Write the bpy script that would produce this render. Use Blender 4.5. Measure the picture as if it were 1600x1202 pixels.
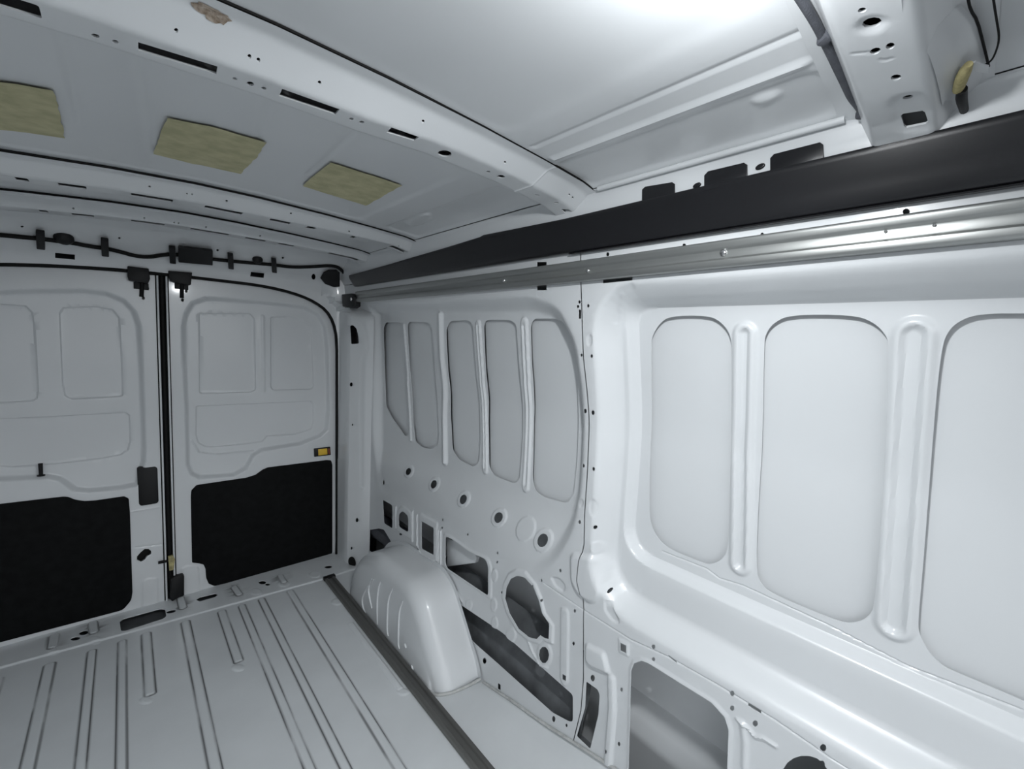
import bpy, bmesh, math, random
import numpy as np
from mathutils import Vector, Matrix
from mathutils.geometry import delaunay_2d_cdt
random.seed(4)
for o in list(bpy.data.objects): bpy.data.objects.remove(o)
scn = bpy.context.scene
COL = scn.collection
# ------------------------------------------------------------------ camera
FW, FH = 1600, 1202
CAM = np.array([-0.1217, -2.7562, 1.3788]); YAW, PITCH, ROLL = [math.radians(a) for a in (45.464, -4.994, 3.260)]
FOC, PPX, PPY = 662.33, 865.0, 601.0
_f = np.array([math.sin(YAW)*math.cos(PITCH), math.cos(YAW)*math.cos(PITCH), math.sin(PITCH)])
_r = np.array([math.cos(YAW), -math.sin(YAW), 0.0]); _u = np.cross(_r, _f)
CR = _r*math.cos(ROLL)+_u*math.sin(ROLL); CU = -_r*math.sin(ROLL)+_u*math.cos(ROLL); CF = _f
cd = bpy.data.cameras.new('camera'); cam = bpy.data.objects.new('camera', cd); COL.objects.link(cam)
cd.sensor_width = 36; cd.lens = FOC/FW*36; cd.shift_x = (FW/2-PPX)/FW; cd.shift_y = (PPY-FH/2)/FW
cd.clip_start = 0.01; cd.clip_end = 50
m3 = Matrix((CR, CU, -CF)).transposed(); cam.matrix_world = Matrix.Translation(CAM) @ m3.to_4x4()
scn.camera = cam
# ------------------------------------------------------------------ world, light, exposure
wd = bpy.data.worlds.new('world'); scn.world = wd; wd.use_nodes = True
wd.node_tree.nodes['Background'].inputs[0].default_value = (0.58, 0.60, 0.62, 1); wd.node_tree.nodes['Background'].inputs[1].default_value = 2.1
LAMP = (0.24, -2.57, 1.728); LAMP_W = 5.6; RIM_W = 4.2
vs = scn.view_settings; vs.view_transform = 'Standard'; vs.look = 'None'; vs.gamma = 1; vs.use_curve_mapping = False
vs.exposure = 0.38
# roof lamp just above the frame: its lens throws light down and back, the clear rim glows sideways
for nm, ty, en in (('roof_lamp_lens', 'AREA', LAMP_W), ('roof_lamp_rim', 'POINT', RIM_W)):
    ld = bpy.data.lights.new(nm, ty); ld.energy = en; ld.color = (0.95, 0.98, 1.0)
    lo = bpy.data.objects.new(nm, ld); lo.location = LAMP; COL.objects.link(lo)
    if ty == 'AREA': ld.shape = 'DISK'; ld.size = .06; ld.spread = math.radians(160); lo.rotation_euler = Vector((.22, .5, -1.3)).to_track_quat('-Z', 'Y').to_euler()
    else: ld.shadow_soft_size = .025
# ------------------------------------------------------------------ projection helpers
def proj(P):
    d = np.asarray(P, float)-CAM; z = d@CF
    return np.stack([PPX+FOC*(d@CR)/z, PPY-FOC*(d@CU)/z], -1)
class Surf:
    """surface given by f(u, v) -> xyz; inv() finds (u, v) of the points seen at photo pixels"""
    def __init__(s, f, ur, vr):
        s.f, s.ur, s.vr = f, ur, vr
        U, V = np.meshgrid(np.linspace(*ur, 90), np.linspace(*vr, 60)); s.U, s.V = U.ravel(), V.ravel()
        P = f(s.U, s.V); ok = (P-CAM)@CF > .05; s.U, s.V = s.U[ok], s.V[ok]; s.p = proj(P[ok])
    def inv(s, px):
        px = np.atleast_2d(np.asarray(px, float)); out = []
        for q in px:
            k = np.argmin(((s.p-q)**2).sum(1)); u, v = s.U[k], s.V[k]
            for _ in range(12):
                h = 1e-4
                P = proj(s.f(np.array([u, u+h, u]), np.array([v, v, v+h])))
                J = np.array([(P[1]-P[0])/h, (P[2]-P[0])/h]).T
                try: d = np.linalg.solve(J, q-P[0])
                except np.linalg.LinAlgError: break
                n = np.abs(d).max()
                if n > .2: d *= .2/n
                u += d[0]; v += d[1]
                if n < 1e-6: break
            out.append((u, v))
        return np.array(out)
# ------------------------------------------------------------------ 2d helpers
def rp(pts, r, n=5):
    """round the corners of a polygon"""
    pts = np.asarray(pts, float); N = len(pts); out = []
    rr = r if hasattr(r, '__len__') else [r]*N
    for i in range(N):
        p, a, b = pts[i], pts[i-1], pts[(i+1) % N]
        da, db = a-p, b-p; la, lb = np.linalg.norm(da), np.linalg.norm(db)
        if la < 1e-9 or lb < 1e-9 or rr[i] <= 0: out.append(p); continue
        t = min(rr[i], .48*la, .48*lb); s, e = p+da/la*t, p+db/lb*t
        for k in range(n+1):
            w = k/n; out.append((1-w)**2*s+2*w*(1-w)*p+w*w*e)
    return np.array(out)
def dens(pts, step, closed=True):
    out = []; N = len(pts)
    for i in range(N if closed else N-1):
        a, b = pts[i], pts[(i+1) % N]; n = max(1, int(np.linalg.norm(b-a)/step))
        for k in range(n): out.append(a+(b-a)*k/n)
    if not closed: out.append(pts[-1])
    return np.array(out)
def ell(cx, cy, rx, ry, ang=0, n=12):
    a = np.linspace(0, 2*math.pi, n, endpoint=False); c, s = math.cos(math.radians(ang)), math.sin(math.radians(ang))
    x, y = rx*np.cos(a), ry*np.sin(a); return np.stack([cx+x*c-y*s, cy+x*s+y*c], -1)
def segdist(P, pts, closed):
    d = np.full(len(P), 1e9); N = len(pts)
    for i in range(N if closed else N-1):
        a = pts[i]; b = pts[(i+1) % N]; ab = b-a; L = ab@ab
        t = np.clip(((P-a)@ab)/L, 0, 1) if L > 0 else np.zeros(len(P))
        q = P-a-t[:, None]*ab; d = np.minimum(d, (q*q).sum(1))
    return np.sqrt(d)
def inside(P, pts):
    r = np.zeros(len(P), bool); N = len(pts)
    for i in range(N):
        (x1, y1), (x2, y2) = pts[i], pts[(i+1) % N]
        if y1 == y2: continue
        c = ((y1 > P[:, 1]) != (y2 > P[:, 1])) & (P[:, 0] < (x2-x1)*(P[:, 1]-y1)/(y2-y1)+x1); r ^= c
    return r
def inpoly(P, pts):
    r = np.zeros(len(P), bool); lo, hi = pts.min(0), pts.max(0)
    k = np.where(((P >= lo) & (P <= hi)).all(1))[0]
    if len(k): r[k] = inside(P[k], pts)
    return r
class Feat:
    """pressed relief: d metres deep (away from the room) inside an outline / along a line, ramp w wide"""
    def __init__(s, pts, d, w, hw=None, closed=None):
        s.pts = np.asarray(pts, float); s.d, s.w, s.hw = d, w, hw; s.closed = (hw is None) if closed is None else closed; s.m = 0.0
    def sdf(s, P):
        e = segdist(P, s.pts, s.closed)
        if s.hw is not None: return e-s.hw
        return np.where(inside(P, s.pts), -e, e)
    def box(s):
        m = s.w+(s.hw or 0)+.012; return s.pts.min(0)-m, s.pts.max(0)+m
    def depth(s, P):
        out = np.zeros(len(P)); lo, hi = s.box(); k = np.where(((P >= lo) & (P <= hi)).all(1))[0]
        if len(k):
            t = np.clip(.5-s.sdf(P[k])/s.w, 0, 1); out[k] = s.d*t*t*(3-2*t)
        return out
# ------------------------------------------------------------------ object helpers
def link(name, me, mat=None, parent=None, **props):
    o = bpy.data.objects.new(name, me); COL.objects.link(o)
    if mat is not None and me is not None: me.materials.append(mat)
    if parent is not None: o.parent = parent
    for k, v in props.items(): o[k] = v
    return o
def mesh(name, V, F, smooth=True, ang=40):
    me = bpy.data.meshes.new(name); me.from_pydata([tuple(map(float, v)) for v in V], [], [tuple(map(int, f)) for f in F]); me.update()
    if smooth:
        me.polygons.foreach_set('use_smooth', [True]*len(me.polygons))
        try: me.set_sharp_from_angle(angle=math.radians(ang))
        except Exception: pass
    return me
def empty(name, loc=(0, 0, 0), **props):
    o = bpy.data.objects.new(name, None); COL.objects.link(o); o.location = loc; o.empty_display_size = .05
    for k, v in props.items(): o[k] = v
    return o
def sheet(name, outline, holes, feats, to3d, mat, parent=None, base=.03, fine=.004, lip=.004, attr=None, extra=None, flip=False, **props):
    """pressed steel sheet: cut outline with real holes, relief from feats; to3d(u, v, depth)"""
    outline = dens(np.asarray(outline, float), base*.6)
    holes = [dens(np.asarray(h, float), .012) for h in holes]
    lo, hi = outline.min(0), outline.max(0)
    fkeys = set()
    for f in feats:
        a, b = f.box(); a = np.maximum(a, lo); b = np.minimum(b, hi)
        if (b <= a).any(): continue
        hf = fine/2; sk = 1 if f.w <= .0045 and f.d else (2 if f.w < .03 else 4)
        i0, i1 = np.floor(a/hf).astype(int), np.ceil(b/hf).astype(int)
        i0 -= i0 % sk
        I, J = np.meshgrid(np.arange(i0[0], i1[0]+1, sk), np.arange(i0[1], i1[1]+1, sk)); I, J = I.ravel(), J.ravel()
        P = np.stack([I, J], -1)*hf; s = f.sdf(P); k = np.abs(s) < f.w/2+fine*1.2+f.m
        fkeys.update(zip(I[k].tolist(), J[k].tolist()))
    FP = np.array(sorted(fkeys), float).reshape(-1, 2)*fine/2
    gx, gy = np.meshgrid(np.arange(lo[0], hi[0], base), np.arange(lo[1], hi[1], base)); BP = np.stack([gx.ravel(), gy.ravel()], -1)
    BP = BP+(np.array([random.random() for _ in range(BP.size)]).reshape(-1, 2)-.5)*base*.1
    if len(FP):
        kb = np.ones(len(BP), bool)
        for f in feats:
            a, b = f.box(); k = np.where(((BP >= a) & (BP <= b)).all(1))[0]
            if len(k): kb[k[np.abs(f.sdf(BP[k])) < f.w/2+fine*1.6+f.m]] = False
        BP = BP[kb]
    P = np.concatenate([FP, BP]) if len(FP) else BP
    k = inpoly(P, outline) & (segdist(P, outline, True) > fine*.5); P = P[k]
    for h in holes:
        a, b = h.min(0)-.01, h.max(0)+.01; near = np.where(((P > a) & (P < b)).all(1))[0]
        if len(near):
            bad = inside(P[near], h) | (segdist(P[near], h, True) < fine*.45); P = np.delete(P, near[bad], 0)
    verts = []; edges = []
    for L in [outline]+holes:
        n0 = len(verts); verts += [Vector(map(float, q)) for q in L]; edges += [(n0+i, n0+(i+1) % len(L)) for i in range(len(L))]
    verts += [Vector(map(float, q)) for q in P]
    r = delaunay_2d_cdt(verts, edges, [], 0, 1e-6)
    V2 = np.array([(v.x, v.y) for v in r[0]]); T = np.array(r[2], int)
    c = V2[T].mean(1); keep = inpoly(c, outline)
    for h in holes: keep &= ~inpoly(c, h)
    T = T[keep]
    D = np.zeros(len(V2))
    for f in feats: D += f.depth(V2)
    if extra is not None: D = D+extra(V2)
    X = to3d(V2[:, 0], V2[:, 1], D)
    a = X[T[:, 1]]-X[T[:, 0]]; b = X[T[:, 2]]-X[T[:, 0]]
    nrm = np.cross(a, b).sum(0); cen = X.mean(0)
    if (nrm@(np.array([0, -1.5, 1.0])-cen) < 0) != flip: T = T[:, ::-1]
    F = T.tolist(); V = X.tolist()
    if lip:
        cnt = {}
        for t in F:
            for i in range(3):
                e = (t[i], t[(i+1) % 3]); cnt[e] = cnt.get(e, 0)+1
        be = [e for e in cnt if (e[1], e[0]) not in cnt]
        if holes:
            mids = np.array([(V2[e[0]]+V2[e[1]])/2 for e in be]); far = segdist(mids, outline, True) > 1e-4
            X2 = to3d(V2[:, 0], V2[:, 1], D+lip); mp = {}
            for e, ok in zip(be, far):
                if not ok: continue
                for i in e:
                    if i not in mp: mp[i] = len(V); V.append(X2[i].tolist())
                F.append((e[1], e[0], mp[e[0]], mp[e[1]]))
    me = mesh(name, V, F, True, 38)
    if attr is not None:
        at = me.attributes.new('dirt', 'FLOAT', 'POINT'); val = np.zeros(len(V)); val[:len(V2)] = attr(V2); at.data.foreach_set('value', val)
    return link(name, me, mat, parent, **props)
def prism(name, front, off, mat, parent=None, bev=0, **props):
    """flat outline given thickness: front polygon (3d) and the offset to its back face"""
    front = np.asarray(front, float); n = len(front); off = np.asarray(off, float)
    V = list(front)+list(front+off); F = [tuple(range(n)), tuple(range(2*n-1, n-1, -1))]+[(i, i+n, (i+1) % n+n, (i+1) % n) for i in range(n)]
    bm = bmesh.new(); vs = [bm.verts.new(v) for v in V]
    for f in F: bm.faces.new([vs[i] for i in f])
    bmesh.ops.recalc_face_normals(bm, faces=bm.faces)
    if bev:
        es = [e for e in bm.edges if e.calc_face_angle(0) > .9]
        bmesh.ops.bevel(bm, geom=es, offset=bev, segments=2, profile=.5, affect='EDGES', clamp_overlap=True)
    me = bpy.data.meshes.new(name); bm.to_mesh(me); bm.free()
    me.polygons.foreach_set('use_smooth', [True]*len(me.polygons)); me.set_sharp_from_angle(angle=math.radians(35))
    return link(name, me, mat, parent, **props)
def box(name, c, s, mat, parent=None, bev=.002, rot=None, **props):
    bm = bmesh.new(); bmesh.ops.create_cube(bm, size=1); bmesh.ops.scale(bm, vec=s, verts=bm.verts)
    if bev: bmesh.ops.bevel(bm, geom=list(bm.edges), offset=bev, segments=2, profile=.5, affect='EDGES', clamp_overlap=True)
    if rot is not None: bmesh.ops.transform(bm, matrix=rot.to_4x4(), verts=bm.verts)
    bmesh.ops.translate(bm, vec=c, verts=bm.verts)
    me = bpy.data.meshes.new(name); bm.to_mesh(me); bm.free()
    me.polygons.foreach_set('use_smooth', [True]*len(me.polygons)); me.set_sharp_from_angle(angle=math.radians(35))
    return link(name, me, mat, parent, **props)
def tube(name, pts, r, mat, parent=None, n=10, closed=False, caps=True, smoothpath=0, flat=None, **props):
    pts = [np.asarray(p, float) for p in pts]
    for _ in range(smoothpath):
        q = [pts[0]]
        for i in range(len(pts)-1): q += [pts[i]*.75+pts[i+1]*.25, pts[i]*.25+pts[i+1]*.75]
        pts = q+[pts[-1]]
    N = len(pts); V = []; F = []; rr = r if hasattr(r, '__len__') else [r]*N
    if len(rr) != N: rr = np.interp(np.linspace(0, 1, N), np.linspace(0, 1, len(rr)), rr)
    up = np.array([.13, .27, .95]); prev = None
    for i in range(N):
        a = pts[i-1] if (i or closed) else pts[0]; b = pts[(i+1) % N] if (i < N-1 or closed) else pts[-1]
        t = b-a; t /= np.linalg.norm(t)+1e-12
        x = np.cross(t, up) if prev is None else prev-t*(prev@t)
        x /= np.linalg.norm(x)+1e-12; prev = x; y = np.cross(t, x)
        for k in range(n):
            w = 2*math.pi*k/n; V.append(pts[i]+rr[i]*(math.cos(w)*x+math.sin(w)*y))
    for i in range(N if closed else N-1):
        j = (i+1) % N
        for k in range(n): l = (k+1) % n; F.append((i*n+k, j*n+k, j*n+l, i*n+l))
    if caps and not closed: F += [tuple(range(n-1, -1, -1)), tuple((N-1)*n+k for k in range(n))]
    return link(name, mesh(name, V, F, True, 50), mat, parent, **props)
def loft(name, rows, mat, parent=None, closed=False, caps=False, ang=40, **props):
    """rows of equal length joined into a skin"""
    R, N = len(rows), len(rows[0]); V = [p for r in rows for p in r]; F = []
    for i in range(R-1):
        for k in range(N if closed else N-1):
            l = (k+1) % N; F.append((i*N+k, i*N+l, (i+1)*N+l, (i+1)*N+k))
    if caps: F += [tuple(range(N-1, -1, -1)), tuple((R-1)*N+k for k in range(N))]
    bm = bmesh.new(); vs = [bm.verts.new(tuple(map(float, v))) for v in V]
    for f in F:
        try: bm.faces.new([vs[i] for i in f])
        except ValueError: pass
    bmesh.ops.remove_doubles(bm, verts=bm.verts, dist=1e-6); bmesh.ops.recalc_face_normals(bm, faces=bm.faces)
    me = bpy.data.meshes.new(name); bm.to_mesh(me); bm.free()
    me.polygons.foreach_set('use_smooth', [True]*len(me.polygons)); me.set_sharp_from_angle(angle=math.radians(ang))
    return link(name, me, mat, parent, **props)
def disc(name, c, nrm, r, h, mat, parent=None, dome=0.0, n=16, ry=None, **props):
    """round plug / screw head standing on a surface"""
    nrm = np.asarray(nrm, float); nrm /= np.linalg.norm(nrm); a = np.cross(nrm, (.1, .2, .97)); a /= np.linalg.norm(a); b = np.cross(nrm, a)
    c = np.asarray(c, float); ry = ry or r
    ring = lambda s, z: [c+s*(r*math.cos(2*math.pi*k/n)*a+ry*math.sin(2*math.pi*k/n)*b)+nrm*z for k in range(n)]
    rows = [ring(1, -.001), ring(1, h*.7), ring(.85, h+dome*.3), ring(.5, h+dome*.8), ring(.02, h+dome)]
    return loft(name, rows, mat, parent, closed=True, caps=True, ang=50, **props)
# ------------------------------------------------------------------ materials
def nodes(name):
    m = bpy.data.materials.new(name); m.use_nodes = True; t = m.node_tree; return m, t, t.nodes['Principled BSDF']
def paint(name, col, rough=.35, spec=.5, var=.05, scale=6, bump=0.0, bscale=300, coat=0.0, metal=0.0, vcol=None, stretch=None, rvar=0.0):
    m, t, b = nodes(name)
    tc = t.nodes.new('ShaderNodeTexCoord'); src = tc.outputs['Object']
    if stretch:
        mp = t.nodes.new('ShaderNodeMapping'); mp.inputs['Scale'].default_value = stretch; t.links.new(src, mp.inputs[0]); src = mp.outputs[0]
    nz = t.nodes.new('ShaderNodeTexNoise'); nz.inputs['Scale'].default_value = scale; nz.inputs['Detail'].default_value = 6; t.links.new(src, nz.inputs['Vector'])
    rmp = t.nodes.new('ShaderNodeValToRGB'); c2 = vcol or [c*(1-var*2) for c in col]
    rmp.color_ramp.elements[0].position = .35; rmp.color_ramp.elements[1].position = .65
    rmp.color_ramp.elements[0].color = (*c2, 1); rmp.color_ramp.elements[1].color = (*col, 1)
    t.links.new(nz.outputs['Fac'], rmp.inputs[0]); t.links.new(rmp.outputs[0], b.inputs['Base Color'])
    b.inputs['Roughness'].default_value = rough; b.inputs['Specular IOR Level'].default_value = spec; b.inputs['Metallic'].default_value = metal
    if rvar:
        mr = t.nodes.new('ShaderNodeMapRange'); mr.inputs[3].default_value = rough-rvar; mr.inputs[4].default_value = rough+rvar
        t.links.new(nz.outputs['Fac'], mr.inputs[0]); t.links.new(mr.outputs[0], b.inputs['Roughness'])
    b.inputs['Coat Weight'].default_value = coat; b.inputs['Coat Roughness'].default_value = .08
    if bump:
        n2 = t.nodes.new('ShaderNodeTexNoise'); n2.inputs['Scale'].default_value = bscale; n2.inputs['Detail'].default_value = 3; t.links.new(src, n2.inputs['Vector'])
        bp = t.nodes.new('ShaderNodeBump'); bp.inputs['Strength'].default_value = bump; bp.inputs['Distance'].default_value = .002
        t.links.new(n2.outputs['Fac'], bp.inputs['Height']); t.links.new(bp.outputs[0], b.inputs['Normal'])
    return m
M = {}
M['white'] = paint('white_body_paint', (.68, .70, .715), .32, .5, .015, 3, coat=.25)
M['white_door'] = M['white']
M['white_dull'] = paint('white_primer_paint', (.70, .72, .74), .5, .4, .03, 5)
M['skin'] = M['white']
M['ceil'] = M['white']
M['black'] = paint('black_plastic', (.009, .009, .010), .5, .3, .1, 20, bump=.15, bscale=900)
M['duct'] = paint('black_trim_plastic', (.011, .011, .013), .30, .4, .08, 8, bump=.1, bscale=1200)
M['board'] = paint('black_hardboard', (.006, .0065, .007), .7, .12, .2, 30, bump=.3, bscale=700)
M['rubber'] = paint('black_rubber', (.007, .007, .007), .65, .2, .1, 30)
M['steel'] = paint('galvanised_steel', (.42, .43, .42), .38, .5, .12, 10, metal=.85, stretch=(1, .06, 1), rvar=.08, bump=.1, bscale=60)
M['zinc'] = paint('dull_zinc_steel', (.20, .20, .19), .42, .5, .15, 14, metal=.6, stretch=(1, .06, 1), rvar=.08)
M['bolt'] = paint('bright_bolt', (.6, .6, .6), .2, .5, .02, 30, metal=1)
M['foam'] = paint('yellowed_adhesive', (.56, .53, .34), .85, .1, .1, 28, bump=.5, bscale=160, vcol=(.44, .42, .26))
M['yellow'] = paint('yellow_plastic', (.75, .48, .05), .45, .4, .05, 40)
M['tan'] = paint('tan_tape', (.50, .44, .22), .6, .3, .25, 60, bump=.6, bscale=200)
M['red'] = paint('red_lens', (.25, .05, .02), .3, .5, .05, 40)
M['conduit'] = paint('grey_conduit', (.09, .095, .11), .5, .4, .1, 60, bump=.5, bscale=500)
M['cavity'] = paint('bare_cavity_steel', (.17, .18, .19), .5, .4, .25, 9, rvar=.1)
M['sealer'] = paint('seam_sealer', (.55, .56, .55), .6, .3, .12, 40, bump=.6, bscale=120)
def floor_mat():
    m = paint('floor_paint', (.68, .705, .72), .33, .5, .03, 5, coat=.15); t = m.node_tree; b = t.nodes['Principled BSDF']
    at = t.nodes.new('ShaderNodeAttribute'); at.attribute_name = 'dirt'
    tc = t.nodes.new('ShaderNodeTexCoord'); mp = t.nodes.new('ShaderNodeMapping'); mp.inputs['Scale'].default_value = (1, .22, 1)
    nz = t.nodes.new('ShaderNodeTexNoise'); nz.inputs['Scale'].default_value = 16; nz.inputs['Detail'].default_value = 4
    t.links.new(tc.outputs['Object'], mp.inputs[0]); t.links.new(mp.outputs[0], nz.inputs['Vector'])
    mr = t.nodes.new('ShaderNodeMapRange'); mr.inputs[1].default_value = .27; mr.inputs[2].default_value = .50
    t.links.new(nz.outputs['Fac'], mr.inputs[0])
    mu = t.nodes.new('ShaderNodeMath'); mu.operation = 'MULTIPLY'; t.links.new(at.outputs['Fac'], mu.inputs[0]); t.links.new(mr.outputs[0], mu.inputs[1])
    mx = t.nodes.new('ShaderNodeMix'); mx.data_type = 'RGBA'; old = b.inputs['Base Color'].links[0].from_socket
    t.links.new(mu.outputs[0], mx.inputs[0]); t.links.new(old, mx.inputs[6]); mx.inputs[7].default_value = (.035, .035, .035, 1)
    t.links.new(mx.outputs[2], b.inputs['Base Color']); return m
M['floor'] = floor_mat()
# ------------------------------------------------------------------ right wall
_z = np.linspace(-.2, 1.8, 401)
_x = np.interp(_z, [-.2, .5, 1.0, 1.15, 1.25, 1.35, 1.45, 1.53, 1.60, 1.68, 1.8], [.885, .885, .885, .882, .866, .845, .826, .812, .802, .795, .79])
_k = np.exp(-np.linspace(-2, 2, 31)**2); _k /= _k.sum(); _xs = np.convolve(np.pad(_x, 15, 'edge'), _k, 'valid')
def Wx(z): return np.interp(z, _z, _xs)
def Wy(u, v):
    h = np.clip((np.asarray(u)+.7)/.5, 0, 1); h = h*h*(3-2*h); k = np.clip((1.60-np.asarray(v))/.08, 0, 1); return Wx(v)+(.885-Wx(v))*h*k
def wall3(u, v, d=0.0): return np.stack([Wy(u, v)+d, u+0*v, v+0*u], -1)
_wc = {}
def wq(px, d=0.0):
    """photo pixels -> (y, z) on the wall sheet at relief depth d"""
    if d not in _wc: _wc[d] = Surf(lambda u, v: wall3(u, v, d), (-2.9, -.03), (-.1, 1.72))
    return _wc[d].inv(px)
def wh(cx, cy, rx, ry, d=0.0, n=10): return wq(ell(cx, cy, rx*1.15, ry*1.15, 0, n), d)
def wr(cx, cy, w, h, sl=.5, d=0.0):
    """small slot whose top and bottom follow the wall perspective"""
    return wq([(cx-w/2, cy-h/2-sl*w/2), (cx+w/2, cy-h/2+sl*w/2), (cx+w/2, cy+h/2+sl*w/2), (cx-w/2, cy+h/2-sl*w/2)], d)
seam = wq([(907, 440), (908, 470), (911, 560), (919, 640), (917, 740), (913, 800), (912, 850), (907, 875), (904, 905), (911, 935), (911, 1000), (911, 1060), (907, 1110), (896, 1155), (896, 1195)])
seam = np.vstack([[seam[0, 0], 1.67], seam, [seam[-1, 0], .07]])
A_REC = .045
opA_px = [
 [(599, 512), (603, 504), (628, 504), (632, 560), (639, 678), (634, 683), (612, 652), (603, 634), (601, 580)],
 [(636, 508), (640, 503), (667, 503), (675, 512), (681, 600), (686, 680), (684, 697), (674, 702), (659, 699), (649, 690), (645, 660), (640, 580)],
 [(697, 514), (703, 502), (731, 500), (739, 507), (745, 590), (751, 690), (748, 724), (740, 730), (716, 718), (707, 703), (704, 650), (700, 580)],
 [(756, 508), (760, 500), (798, 500), (807, 507), (813, 590), (817, 680), (812, 750), (804, 756), (772, 744), (764, 730), (763, 660), (759, 580)],
 [(829, 507), (835, 498), (868, 498), (886, 506), (897, 528), (902, 590), (904, 650), (902, 720), (896, 775), (886, 787), (852, 778), (836, 768), (832, 750), (834, 660), (831, 570)]]
opA = [rp(wq(p, A_REC), .02, 3) for p in opA_px]
row = [(638.5, 737, 3.3, 4.8), (678, 757, 3.8, 5.6), (724, 780.5, 4.5, 6.3), (779, 809, 5.5, 7), (848, 844.5, 6.8, 8.8)]
rowh = [wh(*h, .02, 12) for h in row]
L_px = [[(598, 781), (613, 790), (613, 826), (600, 818)], [(624, 804), (630, 798), (639, 806), (639, 832), (624, 823)], [(660, 814), (679, 825), (679, 867), (660, 857)],
        [(697, 838), (705, 841), (735, 862), (760, 874), (764, 885), (764, 931), (755, 925), (700, 888), (697, 880)],
        [(573, 829), (592, 826), (600, 828), (610, 845), (618, 866), (606, 880), (573, 858)]]
L = [rp(wq(p), r, 3) for p, r in zip(L_px, (.012, .02, .008, .015, .01))]
circ_px = [(793, 918), (800, 904), (810, 899), (822, 902), (836, 918), (844, 938), (849, 958), (856, 968), (860, 974), (859, 998), (852, 996), (846, 992), (840, 998), (828, 995), (812, 982), (798, 958), (791, 935)]
circ = wq(circ_px)
slot_px = [(700, 922), (715, 942), (785, 989), (895, 1086), (895, 1128), (889, 1128), (863, 1114), (775, 1035), (741, 1005), (712, 972)]
slot = rp(wq(slot_px), .01, 3)
smallA = [(905.3, 472, 1.7, 2.3), (903, 479, 1.7, 2.2), (908.5, 555, 1.6, 2.2), (914.4, 642.5, 2.1, 3.2), (911.6, 728, 1.8, 2.6), (905.6, 816, 1.8, 2.8), (875.5, 892, 1.7, 2.5), (898, 955, 1.7, 2.6), (896, 1006, 1.8, 2.8),
          (757, 1033, 2.6, 4.3), (865, 1124, 2.4, 4.3), (885, 1134, 1.5, 2.5), (598, 755, 1.3, 3), (729, 836, 1.2, 1.6), (775.6, 865, 1.3, 1.9), (776, 879, 1.3, 2), (690, 813, 1.1, 1.6), (690, 825, 1.1, 1.6),
          (846, 907.5, 1.5, 2.3), (834, 915, 1.3, 2), (847, 938, 1.3, 1.9), (784, 926, 1.2, 1.8), (851, 1023, 7, 11.5), (626, 835, 2.2, 1.6), (641, 853, 1.2, 1.4)]
sqA = [(906, 491, 3.6, 14, .1), (883, 1058, 5.5, 8.5, .6), (780, 1073.5, 4.2, 9, .6), (866.5, 1155, 5.5, 11, .6), (846.5, 431.5, 15, 44, 0)]
holesA = opA+rowh+L+[circ, slot]+[wh(*h) for h in smallA]+[wr(*h) for h in sqA]
def sline(px, d): return wq(px, d)
bayA = np.vstack([wq([(583, 484), (700, 479), (830, 474), (874, 489), (899, 540), (909, 620), (910, 700), (905, 770), (894, 820), (873, 862), (845, 890)], .02), [[-1.3, .45], [-.45, .45], [-.33, .8]]])
FbayA = Feat(rp(bayA, .04, 4), 1.0, .055)
def extraA(P):
    t = np.clip((P[:, 1]-.57)/(.835-.57), 0, 1); t2 = np.clip((P[:, 1]-.50)/(.55-.50), 0, 1)
    r = np.where(P[:, 1] < .57, .0, .12+.88*t*t*(3-2*t))+.12*(t2*t2*(3-2*t2))*(P[:, 1] < .57)
    return A_REC*FbayA.depth(P)*r
def scl(p, k): c = p.mean(0); return c+(p-c)*k
featA = [Feat(rp(bayA, .04, 4), 0, .055)]
for a, hw, d, w in (([(632, 508), (638, 600), (643, 688)], .006, -.008, .008), ([(690, 492), (692, 560), (696, 650), (697, 722)], .010, -.016, .018), ([(748, 506), (754, 600), (759, 735)], .014, -.008, .008),
                    ([(820, 504), (824, 600), (826, 680), (822, 762)], .016, -.008, .009)):
    featA.append(Feat(wq(a, A_REC), d, w, hw))
for a, hw in (([(748, 510), (754, 600), (759, 731)], .004), ([(820, 510), (824, 600), (826, 680), (822, 757)], .005)): featA.append(Feat(wq(a, A_REC), .006, .006, hw))
for h in rowh: featA.append(Feat(scl(h, 1.75), -.005, .007))
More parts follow.
